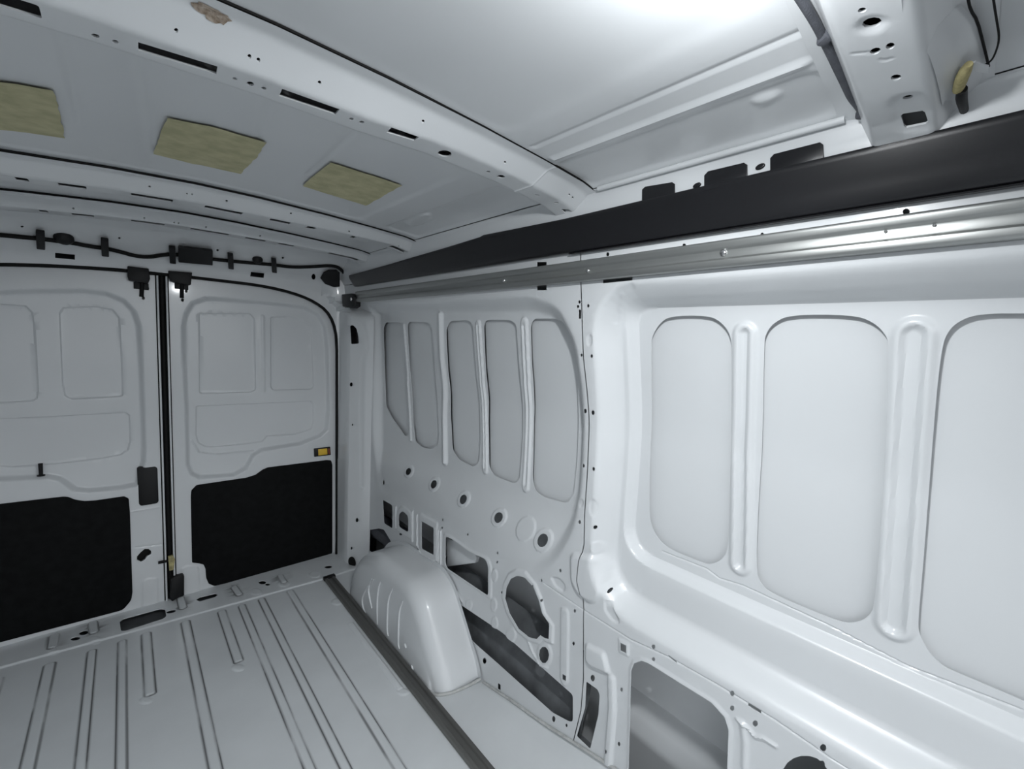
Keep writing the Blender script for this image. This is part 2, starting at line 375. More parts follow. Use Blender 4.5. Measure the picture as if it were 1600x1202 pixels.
featA += [Feat(wq(ell(817, 828, 14, 19), .01), -.004, .008), Feat(scl(circ, 1.17), -.006, .008), Feat(scl(L[2], 1.45), -.005, .008), Feat(scl(L[1], 1.6), -.004, .008), Feat(scl(L[3], 1.12), -.004, .008),
          Feat(wq([(645, 800), (645, 846)]), -.006, .007, .004), Feat(wq([(652, 805), (652, 852), (660, 866), (680, 876)]), -.006, .007, .003), Feat(wq([(619, 792), (619, 825)]), -.006, .007, .004),
          Feat(wq([(689, 830), (689, 885), (700, 898)]), -.006, .007, .004), Feat(wq([(685, 828), (685, 880)]), -.005, .006, .003),
          Feat(rp(wq([(877, 949), (886, 951), (889, 958), (888, 1066), (882, 1072), (876, 1062)]), .01), -.005, .008), Feat(wq(ell(851, 1023, 12, 19)), -.004, .008),
          Feat(rp(wq([(860, 902), (873, 904), (883, 915), (881, 926), (868, 917)]), .01), .005, .007), Feat(wq(ell(773, 899, 4.5, 10)), -.004, .007), Feat(wq(ell(772, 945, 4.5, 11)), -.004, .007), Feat(wq(ell(773, 974, 5, 11)), -.004, .007),
          Feat(wq(ell(733, 945, 5, 8)), -.004, .007), Feat(wq(ell(799, 992, 8, 11)), -.004, .008), Feat(wq([(714, 925), (722, 940)]), -.004, .006, .004),
          Feat(wq([(826, 1002), (833, 1020), (845, 1040), (855, 1043)]), -.005, .007, .004),
          Feat(wq(ell(907, 786, 4, 6)), .003, .006), Feat(wq(ell(909, 664, 2.5, 6)), .003, .006)]
bump = rp(wq([(893, 866), (912, 868), (930, 872), (939, 888), (939, 930), (928, 942), (906, 930), (894, 908)]), .02)
featA.append(Feat(bump, -.012, .018)); crease = wq([(850, 912), (912, 954), (985, 1000), (1044, 1027), (1120, 1070), (1210, 1125), (1300, 1187)])
crease = np.vstack([crease, [[-2.9, .567], [-3.3, .567]]]); featA.append(Feat(crease[:2], .003, .004, .0015))
lowA = [(-1.45, -.01), (-1.62, .03), (-1.83, .067)]
outA = np.array([(-.045, -.02)]+lowA+[tuple(p) for p in seam[::-1]]+[(-.045, 1.67)])
wall_r = empty('wall_right', (.9, -1.5, 0), kind='structure'); bpy.context.view_layer.update()
WINV = wall_r.matrix_world.inverted()
def wallchild(o): o.parent = wall_r; o.matrix_parent_inverse = WINV; return o
wallchild(sheet('rear_quarter_panel', outA, holesA, featA, wall3, M['white'], extra=extraA, fine=.004, base=.02, lip=.0015, kind='structure'))
# front bay of the wall
B_MID, B_PAN = .070, .035; BD = B_MID+B_PAN
def ext(px, right, d): a = wq(px, d); return np.vstack([a, right])
opB_px = [[(1017, 540), (1019, 525), (1030, 506), (1046, 494), (1108, 493), (1129, 505), (1142, 524), (1144, 556), (1142, 700), (1139, 855), (1129, 874), (1114, 882), (1100, 881), (1047, 859), (1029, 844), (1017, 822), (1014, 800), (1015, 700)],
          [(1194, 540), (1196, 522), (1208, 505), (1234, 492), (1331, 492), (1365, 503), (1386, 525), (1389, 545), (1385, 700), (1368, 945), (1356, 966), (1335, 974), (1310, 972), (1205, 928), (1188, 912), (1181, 890), (1186, 760)]]
b3 = wq([(1600, 1096), (1492, 1050), (1472, 1041), (1450, 1018), (1437, 993), (1434, 975), (1441, 900), (1456, 700), (1470, 545), (1484, 512), (1512, 495), (1547, 490), (1600, 490)], BD)
b3 = np.vstack([b3, rp(np.array([(b3[-1, 0]-.01, b3[-1, 1]), (-3.02, b3[-1, 1]), (-3.02, b3[0, 1]), (b3[0, 0]-.01, b3[0, 1])]), [0, .08, .08, 0])])
def chaik(p, n=2):
    p = np.asarray(p, float)
    for _ in range(n): q = np.roll(p, -1, 0); p = np.stack([p*.75+q*.25, p*.25+q*.75], 1).reshape(-1, 2)
    return p
opB = [chaik(wq(p, BD)) for p in opB_px]+[chaik(b3)]
winB = wq([(1137, 1200), (1139, 1140), (1133, 1120), (1112, 1097), (1014, 1036), (1003, 1032), (992, 1036), (987, 1048), (983, 1200)])
winB = np.vstack([winB, [[winB[-1, 0], .10], [winB[0, 0], .10]]])
slot2 = rp(wq([(916, 1065), (934, 1078), (937, 1086), (935, 1117), (922, 1171), (901, 1151), (914, 1106)]), .006, 3)
smallB = [(919, 478, 1.7, 2.4), (924.5, 556.6, 1.7, 2.4), (926.5, 645, 2.2, 3.2), (927.5, 733, 1.8, 2.7), (927.5, 825, 1.7, 2.6), (946, 927, 1.8, 2.8), (926, 1060, 3, 4.6), (971, 1078, 1.9, 3), (967, 1163, 1.9, 3),
          (1021, 1011, 2.6, 3.2), (1021, 1030.5, 2.4, 3), (1144, 1084, 3, 4), (1144, 1107, 3, 3.8), (1180, 1131, 3.6, 4.4), (1286, 1169, 4.4, 5.2), (1284, 1194.5, 4.2, 5), (949.4, 397.4, 2.2, 2.8), (1069, 384, 2.6, 3), (1191, 367, 2.6, 3), (1416, 331, 5, 4.6), (949, 1172, 2, 3)]
sqB = [(975, 1012, 9, 12, .5), (1050.5, 1030, 13, 3.5, .72), (1179, 1107.5, 20, 4, .62), (965, 436, 46, 9, -.1)]
oval = wq(ell(1262, 1216, 39, 35)); oval = oval[oval[:, 1] > .1] if len(oval) else oval
holesB = opB+[winB, slot2]+[wh(*h) for h in smallB]+[wr(*h) for h in sqB]+[wq(ell(1258, 1212, 36, 31, 0, 18))]
midB = rp(np.array([(-1.992, .622), (-3.22, .622), (-3.22, 1.532), (-1.992, 1.532)]), [.16, .16, .13, .13], 9)
panB = rp(np.array([(-2.045, .757), (-3.15, .757), (-3.15, 1.514), (-2.045, 1.514)]), [.10, .10, .06, .06], 8)
featB = [Feat(midB, B_MID, .06), Feat(panB, B_PAN, .024)]
r1 = wq([(1164, 522), (1159, 700), (1157, 882)], BD); r2 = wq([(1428, 525), (1413, 740), (1397, 975)], BD)
for r_, hw in ((r1, .026), (r2, .032)): featB += [Feat(r_, -.009, .014, hw), Feat(r_, .012, .012, hw-.016)]
featB += [Feat(bump, -.012, .018), Feat(crease, .003, .004, .0015), Feat(wq([(1035, 862), (1104, 889), (1124, 904), (1160, 915), (1300, 980), (1420, 1042), (1598, 1110)], BD), .003, .004, .0015),
          Feat(rp(wq([(944, 938), (951, 941), (967, 970), (966, 975), (956, 970), (945, 955)]), .008), .005, .007), Feat(wq(ell(926, 794, 5, 13)), .004, .007), Feat(wq(ell(928, 858, 5.5, 10)), -.004, .008), Feat(wq(ell(921, 532, 4, 9)), .003, .006),
          Feat(wq([(944, 500), (950, 475), (963, 455), (985, 447)]), .004, .01, .006), Feat(wq([(1152, 1124), (1166, 1134), (1180, 1151), (1192, 1153), (1212, 1166)]), -.006, .008, .003),
          Feat(rp(wq([(917, 1006), (945, 1020), (953, 1052), (925, 1040), (916, 1030)]), .01), -.012, .014), Feat(wq([(956, 1060), (957, 1110), (953, 1160), (950, 1200)]), -.01, .012, .012), Feat(scl(wr(975, 1012, 9, 12, .5), 1.7), -.004, .007),
          Feat(scl(winB, 1.05), -.003, .008), Feat(wq([(1160, 1130), (1164, 1160), (1163, 1200)]), -.005, .01, .006)]
outB = np.array([tuple(p+np.array([-.0035, 0])) for p in seam]+[(seam[-1, 0]-.1, .12), (-2.17, .15), (-2.6, .17), (-3.3, .17), (-3.3, 1.67)])
wallchild(sheet('bay_panel', outB, holesB, featB, wall3, M['white'], fine=.004, base=.02, lip=.0015, kind='structure'))
# body skin seen through the openings: one blank behind each, plus the deep skin behind the lower cut-outs
for p, d in [(q, A_REC) for q in opA]+[(q, BD) for q in opB]:
    wallchild(sheet('skin_panel', scl(p, 1.10 if p is not opA[0] else 1.3), [], [], lambda u, v, w, d=d: wall3(u, v, d+(.017 if d < .05 else .018)), M['skin'], base=.04, fine=.01, lip=0, kind='structure'))
def skin_x(z): return Wx(z)+.142+.008*np.clip((.62-z)/.1, 0, 1)
zs = np.array([-.05, .05, .12, .16, .2, .27, .29, .31, .4, .5, .56, .62, .7, .9, 1.1, 1.3, 1.5, 1.7]); bead = np.zeros(len(zs)); bead[3] = -.02; bead[6] = -.012; bead[2] = -.008
wallchild(loft('outer_skin', [[(skin_x(z)+b, y, z) for y in np.linspace(-.04, -3.3, 40)] for z, b in zip(zs, bead)], M['skin'], ang=60, kind='structure'))
# ------------------------------------------------------------------ floor
def edge_z(y): return np.interp(-np.asarray(y), [0, 1.40, 1.45, 1.62, 1.83, 1.97, 2.17, 2.6, 3.4], [-.01, -.01, -.008, .03, .067, .10, .145, .165, .165])
def floor3(u, v, d=0.0): return np.stack([u, v, -d+edge_z(v)*np.clip((u-.80)/.09, 0, 1)**1.5], -1)
FS = Surf(lambda u, v: floor3(u, v, 0*u), (-.6, .9), (-2.6, .05))
def fq(px): return FS.inv(px)
ribs = [(-.361, -.25, -3.3, .013), (-.247, -.25, -3.3, .010), (-.158, -.25, -3.3, .010), (-.083, -.25, -.70, .013), (.050, -.255, -3.3, .013), (.184, -.265, -.71, .013), (.263, -.27, -3.3, .011), (.346, -.27, -3.3, .011), (.472, -.28, -3.3, .012), (.615, -.75, -1.28, .010),
        (-.49, -.24, -3.3, .012), (-.60, -.24, -.68, .012), (-.70, -.24, -3.3, .012)]
featF = []; dirtF = []
for x, y0, y1, hw in ribs:
    p = np.array([(x, y0-hw), (x, y1)]); q = np.array([(x-hw, y0), (x+hw, y0), (x+hw, y1), (x-hw, y1)])
    f = Feat(rp(q, .006, 3), -.005, .007); f.m = .006; featF.append(f); dirtF += [f]*(x != .615)
sill_px = fq([(0, 1045), (200, 990), (400, 935), (505, 906), (545, 893)])
sill = np.vstack([[[-.95, sill_px[0, 1]+.04]], sill_px, [[.95, sill_px[-1, 1]-.02], [.95, .2], [-.95, .2]]])
featF.append(Feat(sill, -.006, .008)); fs = featF[-1]
for px in ([(145, 976), (147, 990)], [(282, 937), (286, 952)], [(366, 920), (374, 931)], [(438, 902), (444, 912)], [(85, 996), (82, 1014)]): featF.append(Feat(fq(px), -.005, .006, .012)); dirtF.append(featF[-1])
for c in ((527, 941), (630, 1082), (228, 1095), (372, 1044), (400, 927), (443, 914), (82, 1019), (148, 1002), (492, 900)): featF.append(Feat(fq(ell(*c, 9, 5)), -.003, .012))
holesF = [rp(fq([(187, 973), (192, 969), (250, 953), (258, 954), (260, 965), (255, 969), (196, 988), (189, 988)]), .008, 3), fq(ell(267.5, 957.5, 8, 2.6, -12)), rp(fq([(306, 939), (312, 935), (336, 929), (341, 931), (336, 935), (312, 942)]), .004, 3), fq(ell(131, 991, 7.5, 3.6, -15)), fq(ell(118, 1000, 8, 3, -10)), fq(ell(410, 912, 6, 3)), fq(ell(418, 915, 4, 2)), fq(ell(513, 887.5, 6, 2.4, -5))]
outF = np.array([(-.95, .12), (-.95, -3.35), (.888, -3.35), (.888, .12)])
_dn = np.random.default_rng(3)
def floor_dirt(P):
    r = np.zeros(len(P))
    for f in dirtF:
        lo, hi = f.box(); k = np.where(((P >= lo) & (P <= hi)).all(1))[0]
        if len(k): s = f.sdf(P[k]); r[k] = np.maximum(r[k], np.exp(-((s-.003)/.0028)**2))
    return r
sheet('floor', outF, holesF, featF, floor3, M['floor'], fine=.0035, base=.04, attr=floor_dirt, lip=.004, kind='structure')
bx_ = box('underfloor_pan', (0, -1.6, -.045), (2.13, 3.5, .01), M['cavity'], None, 0, kind='structure'); bx_.parent = bpy.data.objects['floor']
# ------------------------------------------------------------------ rear frame: header, corner post
ZD = ([-.95, -.46, -.294, -.1, .118, .378, .9], [1.54, 1.584, 1.605, 1.624, 1.628, 1.634, 1.634])
def rear3(u, v, d=0.0):
    dz = v-np.interp(u, *ZD)
    yh = np.interp(dz, [-.01, .0, .012, .05, .062, .13, .18, .25], [-.022, -.022, -.026, -.042, -.06, -.20, -.33, -.45]); us = u+.887-Wy(-.2+0*u, v)-.002; yc = np.interp(us, [.78, .792, .797, .855, .887, .95], [-.022, -.028, -.18, -.265, -.29, -.4])
    yc2 = np.interp(-u, [.78, .792, .797, .855, .887, .95], [-.022, -.028, -.18, -.265, -.29, -.4])
    k = np.clip((1.585-v)/.10, 0, 1); k = .22+.78*k*k*(3-2*k); yc = -.022+(yc+.022)*k; yc2 = -.022+(yc2+.022)*k
    return np.stack([u, np.minimum(np.minimum(yh, yc), yc2)+d, v], -1)
RS = Surf(lambda u, v: rear3(u, v), (-.6, .90), (-.05, 1.82))
def rq(px): return RS.inv(px)
gask_px = [(527, 868), (527, 780), (527, 700), (527, 600), (527, 530), (521, 503), (510, 485), (492, 472), (470, 462), (440, 453), (400, 445), (350, 439), (300, 433), (250, 428), (200, 423), (150, 419), (100, 416), (50, 414), (0, 413)]
gask = np.vstack([[[.785, -.02]], rq(gask_px), [[-.60, 1.555], [-.70, 1.52], [-.765, 1.44], [-.785, 1.33], [-.785, .7], [-.785, -.02]]])
outR = np.vstack([gask, [[-.95, -.02], [-.95, 1.80], [.888, 1.80], [.888, -.02]]])
holesR = [rq([(86, 395), (117, 398), (117, 406), (86, 403)]), rq([(392, 425), (413, 427), (412, 434.5), (391, 432)]), rp(rq([(547, 509), (552, 508), (557, 513), (560, 524), (561, 537), (549, 538)]), .006, 3), rq(ell(490, 432.5, 3.2, 4.6)),
          rq(ell(549, 601, 2.4, 3.2)), rq(ell(558, 813, 2.3, 3.4)), rq(ell(549.5, 857, 1.5, 2.3)), rq(ell(551, 664, 1.1, 1.6)), rq(ell(34.5, 354, 2.6, 1.5)), rq(ell(186.5, 372, 2, 1.5)), rq(ell(340, 391, 2, 1.6)), rq(ell(442, 403, 1.8, 1.5))]
featR = [Feat(np.array([(.7935, -.02), (.7935, 1.5)]), 1e-6, .004, .003), Feat(rq([(566, 505), (572, 520), (573, 545), (566, 565), (564, 640), (566, 760)]), .006, .02, .004)]
wall_b = sheet('wall_rear', outR, holesR, featR, lambda u, v, d: rear3(u, v, d), M['white'], fine=.005, base=.02, kind='structure')
g3 = rear3(gask[:, 0], gask[:, 1]); g3 = g3+np.array([0, .004, 0])
tube('door_seal', g3, .0085, M['rubber'], wall_b, n=8, smoothpath=1)
# ------------------------------------------------------------------ rear doors
DY = 0.0
def door3(u, v, d=0.0): return np.stack([u, 0*u+DY+d, v], -1)
DS = Surf(lambda u, v: door3(u, v), (-.85, .85), (-.1, 1.75))
def dq(px): return DS.inv(px)
gin = gask.copy(); gc = np.array([0, .8]); gout = gask+np.array([1, 0])*np.sign(gask[:, :1])*.012+np.array([[0, 1]])*np.where(gask[:, 1:] > 1.3, .012, 0)
kr = gout[:, 0] > .06; kl = gout[:, 0] < -.06
e2 = dq([(258, 430), (272, 935)]); e1 = dq([(247, 428), (262, 938)])
def at_z(e, z): t = (z-e[0, 1])/(e[1, 1]-e[0, 1]); return e[0]+(e[1]-e[0])*t
o2 = np.vstack([gout[kr], [at_z(e2, gout[kr][-1, 1]), at_z(e2, -.02)]]); o2[0, 1] = -.02
o1 = np.vstack([[at_z(e1, -.02), at_z(e1, gout[kl][0, 1])], gout[kl]])
W2 = dq([(287, 510), (291, 490), (302, 474), (322, 467), (350, 468), (440, 476), (478, 481), (497, 492), (508, 510), (512, 545), (514, 640), (511, 672), (500, 682), (470, 694), (409, 704), (396, 712), (384, 733), (366, 743), (312, 747), (300, 741), (294, 727), (292, 640), (288, 560)])
W2b = dq([(297, 690), (312, 707), (330, 710), (400, 704), (404, 712), (385, 737), (366, 746), (310, 750), (294, 740)])
feat2 = [Feat(W2, .026, .022), Feat(dq([(300, 690), (312, 708), (340, 711), (398, 705)]), -.005, .008, .002)]
for p, r in (([(312, 490), (392, 490), (399, 498), (401, 610), (393, 614), (313, 616)], .008), ([(425, 496), (455, 495), (474, 499), (486, 510), (489, 525), (492, 606), (487, 609), (429, 611), (425, 605)], .008), ([(308, 636), (488, 628), (492, 634), (492, 660), (488, 672), (470, 678), (462, 680), (419, 683), (411, 692), (340, 700), (322, 700), (311, 694), (307, 680)], .006)):
    feat2.append(Feat(rp(dq(p), r, 3), .007, .006))
feat2 += [Feat(dq([(412, 494), (414, 612)]), -.004, .008, .006), Feat(rp(dq([(283, 889), (292, 884), (308, 884), (311, 890), (312, 930), (284, 935)]), .008), -.004, .008)]
# latch screw holes
h2 = [dq(ell(283, 451, 2, 3)), dq(ell(291, 455, 2.3, 2.6)), dq(ell(285, 469, 2.6, 2.6))]
door2 = sheet('door_2', o2, h2, feat2, door3, M['white'], fine=.004, base=.018, kind='structure')
W1 = np.vstack([dq([(0, 457), (60, 455), (130, 455), (165, 459), (193, 470), (209, 487), (217, 510), (221, 580), (225, 700), (224, 722), (214, 758), (190, 763), (139, 768), (116, 766), (94, 750), (75, 746), (0, 750)]), [[-.66, .70], [-.72, .76], [-.73, 1.30], [-.69, 1.40], [-.62, 1.44]]])
feat1 = [Feat(W1, .026, .022)]
def lclose(p, x=-.66, r=.03): a, b = p[-1, 1], p[0, 1]; sg = np.sign(a-b); return np.vstack([p, [[x+r, a], [x, a-sg*r], [x, b+sg*r], [x+r, b]]])
for p, r in ((lclose(dq([(0, 631), (48, 628), (56, 624), (58, 610), (52, 510), (48, 488), (38, 478), (0, 475)])), .0), (dq([(92, 490), (98, 481), (150, 479), (176, 484), (186, 497), (190, 560), (192, 618), (188, 621), (110, 625), (101, 620), (97, 600)]), .005),
             (lclose(dq([(0, 656), (60, 654), (196, 646), (202, 650), (204, 690), (200, 705), (188, 713), (155, 719), (95, 726), (15, 733), (0, 731)])), .0)):
    feat1.append(Feat(p if not r else rp(p, r, 3), .007, .006))
feat1 += [Feat(rp(dq([(222, 910), (230, 904), (246, 903), (247, 945), (223, 949)]), .008), -.004, .008), Feat(dq([(204, 800), (248, 793)]), -.003, .01, .002), Feat(dq([(212, 856), (252, 851)]), .003, .006, .002)]
grip = rp(dq([(215, 734), (219, 732), (243, 729), (246, 732), (248, 784), (245, 787), (220, 791), (217, 788)]), .006, 3)
ov = dq([(214, 875), (214, 870), (219, 864), (226, 858), (232, 858), (236, 861), (236, 866), (230, 869), (226, 875), (220, 878)])
h1 = [grip, ov, dq(ell(223, 452, 2, 3)), dq(ell(231, 451, 2.5, 2.6)), dq(ell(224, 466, 2.6, 2.6))]
door1 = sheet('door_1', o1, h1, feat1, door3, M['white'], fine=.004, base=.018, kind='structure')
for dr, x0, x1 in ((door1, -.80, at_z(e1, .8)[0]), (door2, at_z(e2, .8)[0], .80)):
    box('outer_skin', ((x0+x1)/2, .075, .8), (x1-x0-.004, .01, 1.66), M['skin'], dr, 0)
def d3(px, y=0.0): q = dq(px); return np.stack([q[:, 0], np.full(len(q), y), q[:, 1]], -1)
b2 = rp(dq([(298, 776), (299, 766), (307, 758), (385, 746.5), (399, 742), (410, 734), (418, 730.5), (510, 719), (517, 719.5), (519, 726), (519, 862), (517, 872), (500, 877), (490, 875), (475, 877), (350, 912), (335, 915.5), (326, 912), (322, 903), (321, 889), (318, 882), (310, 880), (300, 879)]), .004, 2)
b1 = lclose(rp(dq([(0, 787.5), (99, 776), (106, 776.5), (118, 781), (132, 783), (150, 782), (194, 775.5), (201, 779), (203, 800), (207, 925), (205, 938), (192, 953), (0, 1003.5)]), [0]+[.004]*9+[.012, .012, 0], 3), -.69)
prism('hardboard', np.stack([b2[:, 0], 0*b2[:, 0]-.005, b2[:, 1]], -1), (0, .006, 0), M['board'], door2, .0015)
prism('hardboard', np.stack([b1[:, 0], 0*b1[:, 0]-.005, b1[:, 1]], -1), (0, .006, 0), M['board'], door1, .0015)
gi = scl(grip, 1.06); prism('pull_handle_cup', np.stack([gi[:, 0], 0*gi[:, 0]+.006, gi[:, 1]], -1), (0, .02, 0), M['black'], door1, .002)
oi = scl(ov, 1.1); prism('latch_cavity', np.stack([oi[:, 0], 0*oi[:, 0]+.02, oi[:, 1]], -1), (0, .02, 0), M['rubber'], door1)
# rubber seal between the doors, bright flange edges on both sides of it
tube('centre_seal', [np.array([(at_z(e1, z)[0]+at_z(e2, z)[0])/2, .012, z]) for z in np.linspace(-.02, 1.64, 12)], .0105, M['rubber'], door1, n=10)
for e, s, dr in ((e1, -1, door1), (e2, 1, door2)):
    prism('edge_flange', [(at_z(e, -.01)[0], -.012, -.01), (at_z(e, 1.63)[0], -.012, 1.63), (at_z(e, 1.63)[0]+s*.007, -.014, 1.63), (at_z(e, -.01)[0]+s*.007, -.014, -.01)], (0, .03, 0), M['white'], dr, .002)
    tube('edge_line', [(at_z(e, z)[0]+s*.0095, -.001, z) for z in np.linspace(0, 1.62, 6)], .0022, M['rubber'], dr, n=6)
# top latches
for nm, dr, pts, rod in (('l', door1, [(199, 417), (232, 421), (234, 437), (231, 444), (201, 439), (199, 432)], (222, 440, 221, 464)), ('r', door2, [(262, 424), (299, 427), (297, 446), (289, 446), (266, 440), (263, 434)], (284, 440, 284, 466))):
    lt = prism('top_latch', d3(pts, -.04), (0, .04, 0), M['black'], dr, .003)
    a, b = d3([(rod[0], rod[1]), (rod[2], rod[3])], -.006); tube('latch_rod', [a, b], .008, M['rubber'], lt, n=8)
    c = dq([(rod[0]+8, rod[1]+10)])[0]; box('latch_bracket', (c[0]-.02, -.004, c[1]+.005), (.05, .008, .03), M['black'], lt, .002)
# foot latch, check strap, lock plunger, hinge-side details
prism('foot_latch', d3([(266, 902), (272, 898), (285, 895), (287, 897), (287, 927), (276, 931), (268, 937), (265, 930)], -.03), (0, .03, 0), M['black'], door2, .003)
prism('striker', d3([(262, 868), (270, 866), (273, 872), (271, 888), (264, 890)], -.022), (0, .02, 0), M['tan'], door2, .003)
a, b = d3([(247, 878), (262, 875)], -.012); tube('striker_pin', [a, b], .007, M['rubber'], door1, n=8)
a, b = d3([(65, 742), (64, 723)], -.012); pl = tube('lock_plunger', [a+np.array([0, -.004, 0]), b+np.array([0, -.004, 0])], [.006, .0055, .006, .007], M['black'], door1, n=8)
disc('plunger_bezel', a+np.array([0, -.004, 0]), (0, 0, 1), .012, .004, M['black'], pl)
sw = empty('load_light_switch', tuple(d3([(503, 706)])[0]), label='small black and yellow light switch on the right rear door', category='switch'); bpy.context.view_layer.update()
for nm, p, y, m in (('housing', [(490, 701), (515, 698), (516, 710.5), (490.5, 713.5)], -.012, 'black'), ('yellow_lens', [(496, 701.7), (510, 700), (510.5, 709.5), (496.5, 711.3)], -.015, 'yellow'), ('red_end', [(511.5, 700.5), (514, 700.2), (514.6, 709), (512, 709.3)], -.014, 'red')):
    o = prism(nm, d3(p, y), (0, -y, 0), M[m], None, .0015); o.parent = sw; o.matrix_parent_inverse = sw.matrix_world.inverted()
# ------------------------------------------------------------------ ceiling
def Zc(x): return np.interp(x, [-.95, -.80, -.6, -.46, -.33, -.14, .04, .2, .4, .57, .70, .76, .80], [1.62, 1.70, 1.745, 1.762, 1.779, 1.80, 1.8125, 1.816, 1.813, 1.807, 1.800, 1.790, 1.78])
def ceil3(u, v, d=0.0): return np.stack([u, v, Zc(u)+d], -1)
CS = Surf(lambda u, v: ceil3(u, v), (-.6, .80), (-2.8, -.2))
def cq(px): return CS.inv(px)
featC = [Feat(np.array([(.512, -2.03), (.512, -2.56)]), .003, .008, .004), Feat(np.array([(.575, -2.03), (.575, -2.54)]), -.005, .014, .006), Feat(rp(np.array([(.60, -2.0), (.735, -2.0), (.735, -2.555), (.60, -2.555)]), .04), .006, .02),
         Feat(rp(np.array([(.60, -1.08), (.735, -1.08), (.735, -1.80), (.60, -1.80)]), .04), .006, .02), Feat(rp(np.array([(-.95, -1.08), (.50, -1.08), (.50, -1.80), (-.95, -1.80)]), .05), .003, .02), Feat(rp(np.array([(-.95, -2.02), (.44, -2.02), (.44, -2.54), (-.95, -2.54)]), .05), .002, .03)]
for px in ([(95, 57), (108, 110), (125, 195)], [(222, 95), (230, 170), (238, 245)], [(556, 206), (515, 245), (480, 275)], [(420, 160), (400, 230)]): featC.append(Feat(cq(px), .0025, .012, .004))
for c in ((1197, 158, 20, 6), (655, 345, 20, 8)): featC.append(Feat(cq(ell(c[0], c[1], c[2], c[3], -18)), -.006, .02))
outC = np.array([(-.95, .05), (-.95, -3.35), (.74, -3.35), (.74, .05)])
ceil = sheet('ceiling', outC, [], featC, ceil3, M['ceil'], fine=.005, base=.04, kind='structure')
cprof = [(.74, 1.7935), (.748, 1.789), (.752, 1.780), (.755, 1.765), (.757, 1.745), (.768, 1.715), (.785, 1.69), (.7955, 1.668)]
cp = rp(np.array(cprof), .01, 2)
loft('cant_rail', [[(x, y, z) for y in (0.05, -.6, -1.2, -1.8, -2.4, -3.35)] for x, z in cp], M['white'], ceil, ang=50)
tube('roof_gutter_bead', [(.738, y, 1.788) for y in np.linspace(-2.03, -2.56, 8)], .006, M['white'], ceil, n=8)
# yellowed glue pads left on the roof skin
for pts, lb in (([(-60, 118), (30, 131), (83, 141), (88, 150), (101, 215), (40, 206), (-60, 196)], 'yellowed square glue pad on the roof at the far left edge'), ([(261, 183), (330, 197), (416, 222), (402, 244), (376, 271), (300, 255), (240, 240), (250, 210)], 'yellowed glue pad in the middle of the three on the roof'), ([(517, 253), (570, 270), (628, 289), (600, 305), (572, 321), (520, 305), (473, 290), (495, 270)], 'yellowed glue pad closest to the right wall on the roof')):
    q = cq(pts); q = dens(q, .02); q += np.array([(random.random()-.5)*.003 for _ in range(q.size)]).reshape(-1, 2)
    sheet('glue_pad', q, [], [], lambda u, v, d: ceil3(u, v)-np.array([0, 0, .0015]), M['foam'], base=.02, fine=.01, lip=0, label=lb, category='glue pad', group='glue pads on the roof')
